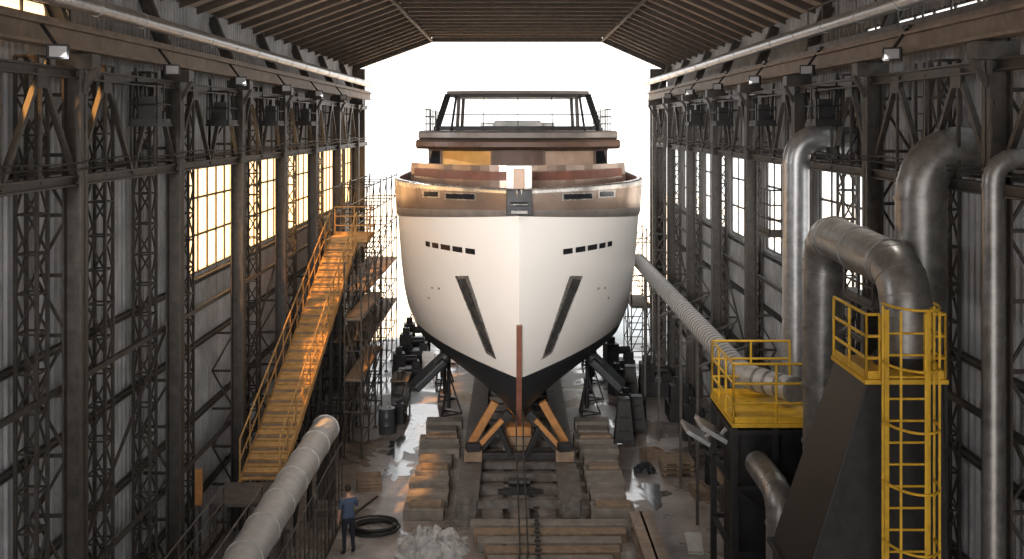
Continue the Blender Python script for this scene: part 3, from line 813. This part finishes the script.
def worker():
    w=empty('shipyard_worker')
    V=[(0,0,.97),(0,0,1.10),(0,.01,1.26),(0,.005,1.38),(0,.0,1.46),(0,.015,1.57),
     (-.095,0,.88),(-.105,.02,.50),(-.115,-.02,.10),(-.12,.07,.05),(-.13,.17,.035),
     (.095,0,.88),(.12,.04,.50),(.14,.0,.10),(.15,.09,.05),(.16,.19,.035),
     (-.165,0,1.41),(-.215,-.01,1.30),(-.245,-.02,1.13),(-.235,.085,.88),
     (.165,0,1.41),(.22,.03,1.31),(.27,.10,1.17),(.14,.21,1.44)]
    E=[(0,1),(1,2),(2,3),(3,4),(4,5),(0,6),(6,7),(7,8),(8,9),(9,10),(0,11),(11,12),(12,13),(13,14),(14,15),(3,16),(16,17),(17,18),(18,19),(3,20),(20,21),(21,22),(22,23)]
    Rr=[(.15,.11),(.145,.105),(.165,.115),(.15,.10),(.065,.06),.052,.095,.062,.045,.045,.032,.095,.062,.045,.045,.032,.068,.056,.044,.028,.068,.056,.044,.028]
    body=skinned('body',V,E,Rr,3)
    for m_ in(M_fab,M_trs,M_skin,M_hair,M_black): body.data.materials.append(m_)
    for p in body.data.polygons:
        c=p.center; arm=abs(c.x)>.185 or (c.y>.14 and c.z>1.0)
        if c.z<.085: k=4
        elif arm and c.z>.75: k=2 if (c.x<0 and c.z<1.20) or (c.x>0 and (c.y>.07)) else 0
        elif c.z<.96: k=1
        elif c.z>1.46: k=2
        else: k=0
        p.material_index=k
    body.parent=w
    H=Vector((0,.04,1.665))
    def hf(t,p):
        x=math.cos(p)*math.cos(t); y=math.cos(p)*math.sin(t); z=math.sin(p)
        X=.078*x; Y=.098*y; Z=.115*z
        if z<0: X*=1-.28*z*z; Y=Y*(1-.12*z*z)+(.012*-z if y>0 else .02*-z)
        f=max(0,y)
        Y+=.024*math.exp(-((x/.16)**2+((z+.18)/.20)**2))*f
        Y-=.010*math.exp(-(((abs(x)-.38)/.16)**2+((z-.02)/.13)**2))*f
        Y+=.006*math.exp(-((x/.35)**2+((z+.56)/.08)**2))*f
        X+=(.016 if x>0 else -.016)*math.exp(-((y/.16)**2+((z+.08)/.22)**2))*abs(x)
        return H+Vector((X,Y,Z))
    def hm(c):
        d=c-H
        if d.z>.068 or (d.y<.0 and d.z>-.055 and abs(d.x)<.079) or (d.y<.03 and d.z>.03): return 1
        if d.y>.07 and abs(abs(d.x)-.030)<.009 and abs(d.z-.003)<.006: return 1
        if d.y>.07 and abs(d.x)<.022 and abs(d.z+.064)<.005: return 2
        return 0
    sphere_mesh('head',hf,[M_skin,M_hair,M_red],hm,w,56,40)
    def hand(base,dirv,side,curl,nm):
        d=Vector(dirv).normalized(); s=Vector(side); s=(s-d*s.dot(d)).normalized(); nrm=d.cross(s)
        B0=Vector(base)
        VV=[B0-d*.02,B0+d*.025,B0+d*.065];EE=[(0,1),(1,2)];RR=[(.026,.026),(.030,.018),(.038,.015)]
        for k,l in enumerate((.066,.078,.073,.056)):
            o=B0+d*.085+s*(.031-.0205*k); i=len(VV)
            p1=o+d*l*.5+nrm*curl*.012; p2=o+d*l*.9+nrm*curl*.035
            VV+=[o,p1,p2];EE+=[(2,i),(i,i+1),(i+1,i+2)];RR+=[.0095,.0085,.007]
        i=len(VV); t=B0+d*.03+s*.036; VV+=[t,t+d*.03+s*.022,t+d*.055+s*.026+nrm*curl*.015];EE+=[(1,i),(i,i+1),(i+1,i+2)];RR+=[.011,.010,.008]
        h=skinned(nm,[tuple(v) for v in VV],EE,RR,1); h.data.materials.append(M_skin); h.parent=w
    hand((-.234,.09,.88),(0,.25,-1),(.3,1,.2),1,'hand_left'); hand((.135,.213,1.45),(-.62,-.30,.9),(-.4,.7,.3),1,'hand_right')
    return w
w=worker()
w.location=(-4.2,27.9,0); w.rotation_euler[2]=.5

# ------------------------------------------------------------------ lights
W=D.worlds.new('sky'); S.world=W; W.use_nodes=True
nt=W.node_tree; bg=nt.nodes['Background']
tc=nt.nodes.new('ShaderNodeTexCoord'); sp=nt.nodes.new('ShaderNodeSeparateXYZ'); cr=nt.nodes.new('ShaderNodeValToRGB')
nt.links.new(tc.outputs['Generated'],sp.inputs[0]); nt.links.new(sp.outputs['Z'],cr.inputs[0]); nt.links.new(cr.outputs[0],bg.inputs[0])
cr.color_ramp.elements[0].color=(1,.98,.95,1); cr.color_ramp.elements[1].color=(.80,.90,1,1)
bg.inputs[1].default_value=2.5
light('sun','SUN',(-40,0,68),(0,30,0),16.0,(1,.62,.28),angle=math.radians(2))
light('bow_fill_light','AREA',(-4.5,-2.5,12.6),(-.3,33,6.8),370,(1,.95,.9),shape='RECTANGLE',size=6,size_y=2.5,spread=math.radians(28))  # added fill light behind the camera to brighten the bow, no real fixture
for y in(16.5,27.5,38.5): light('floodlight_lamp','SPOT',(-6.75,y-.25,11.95),(4.5,y+3,3.5),620,(.95,.96,1),spot_size=math.radians(140),spot_blend=.8,shadow_soft_size=.06)
for y in(18.6,29.2,40): light('floodlight_lamp','SPOT',(6.3,y-.25,12.05),(-5,y+3,3.5),620,(1,.93,.84),spot_size=math.radians(140),spot_blend=.8,shadow_soft_size=.06)

cam=D.cameras.new('camera'); co=D.objects.new('camera',cam); COL.objects.link(co); S.camera=co
co.location=(0,0,10.9); co.rotation_euler=(math.pi/2,0,0)
cam.sensor_width=36; cam.lens=36*1100/1024; cam.shift_x=(512-514)/1024; cam.shift_y=-(279.5-125)/1024; cam.clip_end=600
S.view_settings.view_transform='Standard'
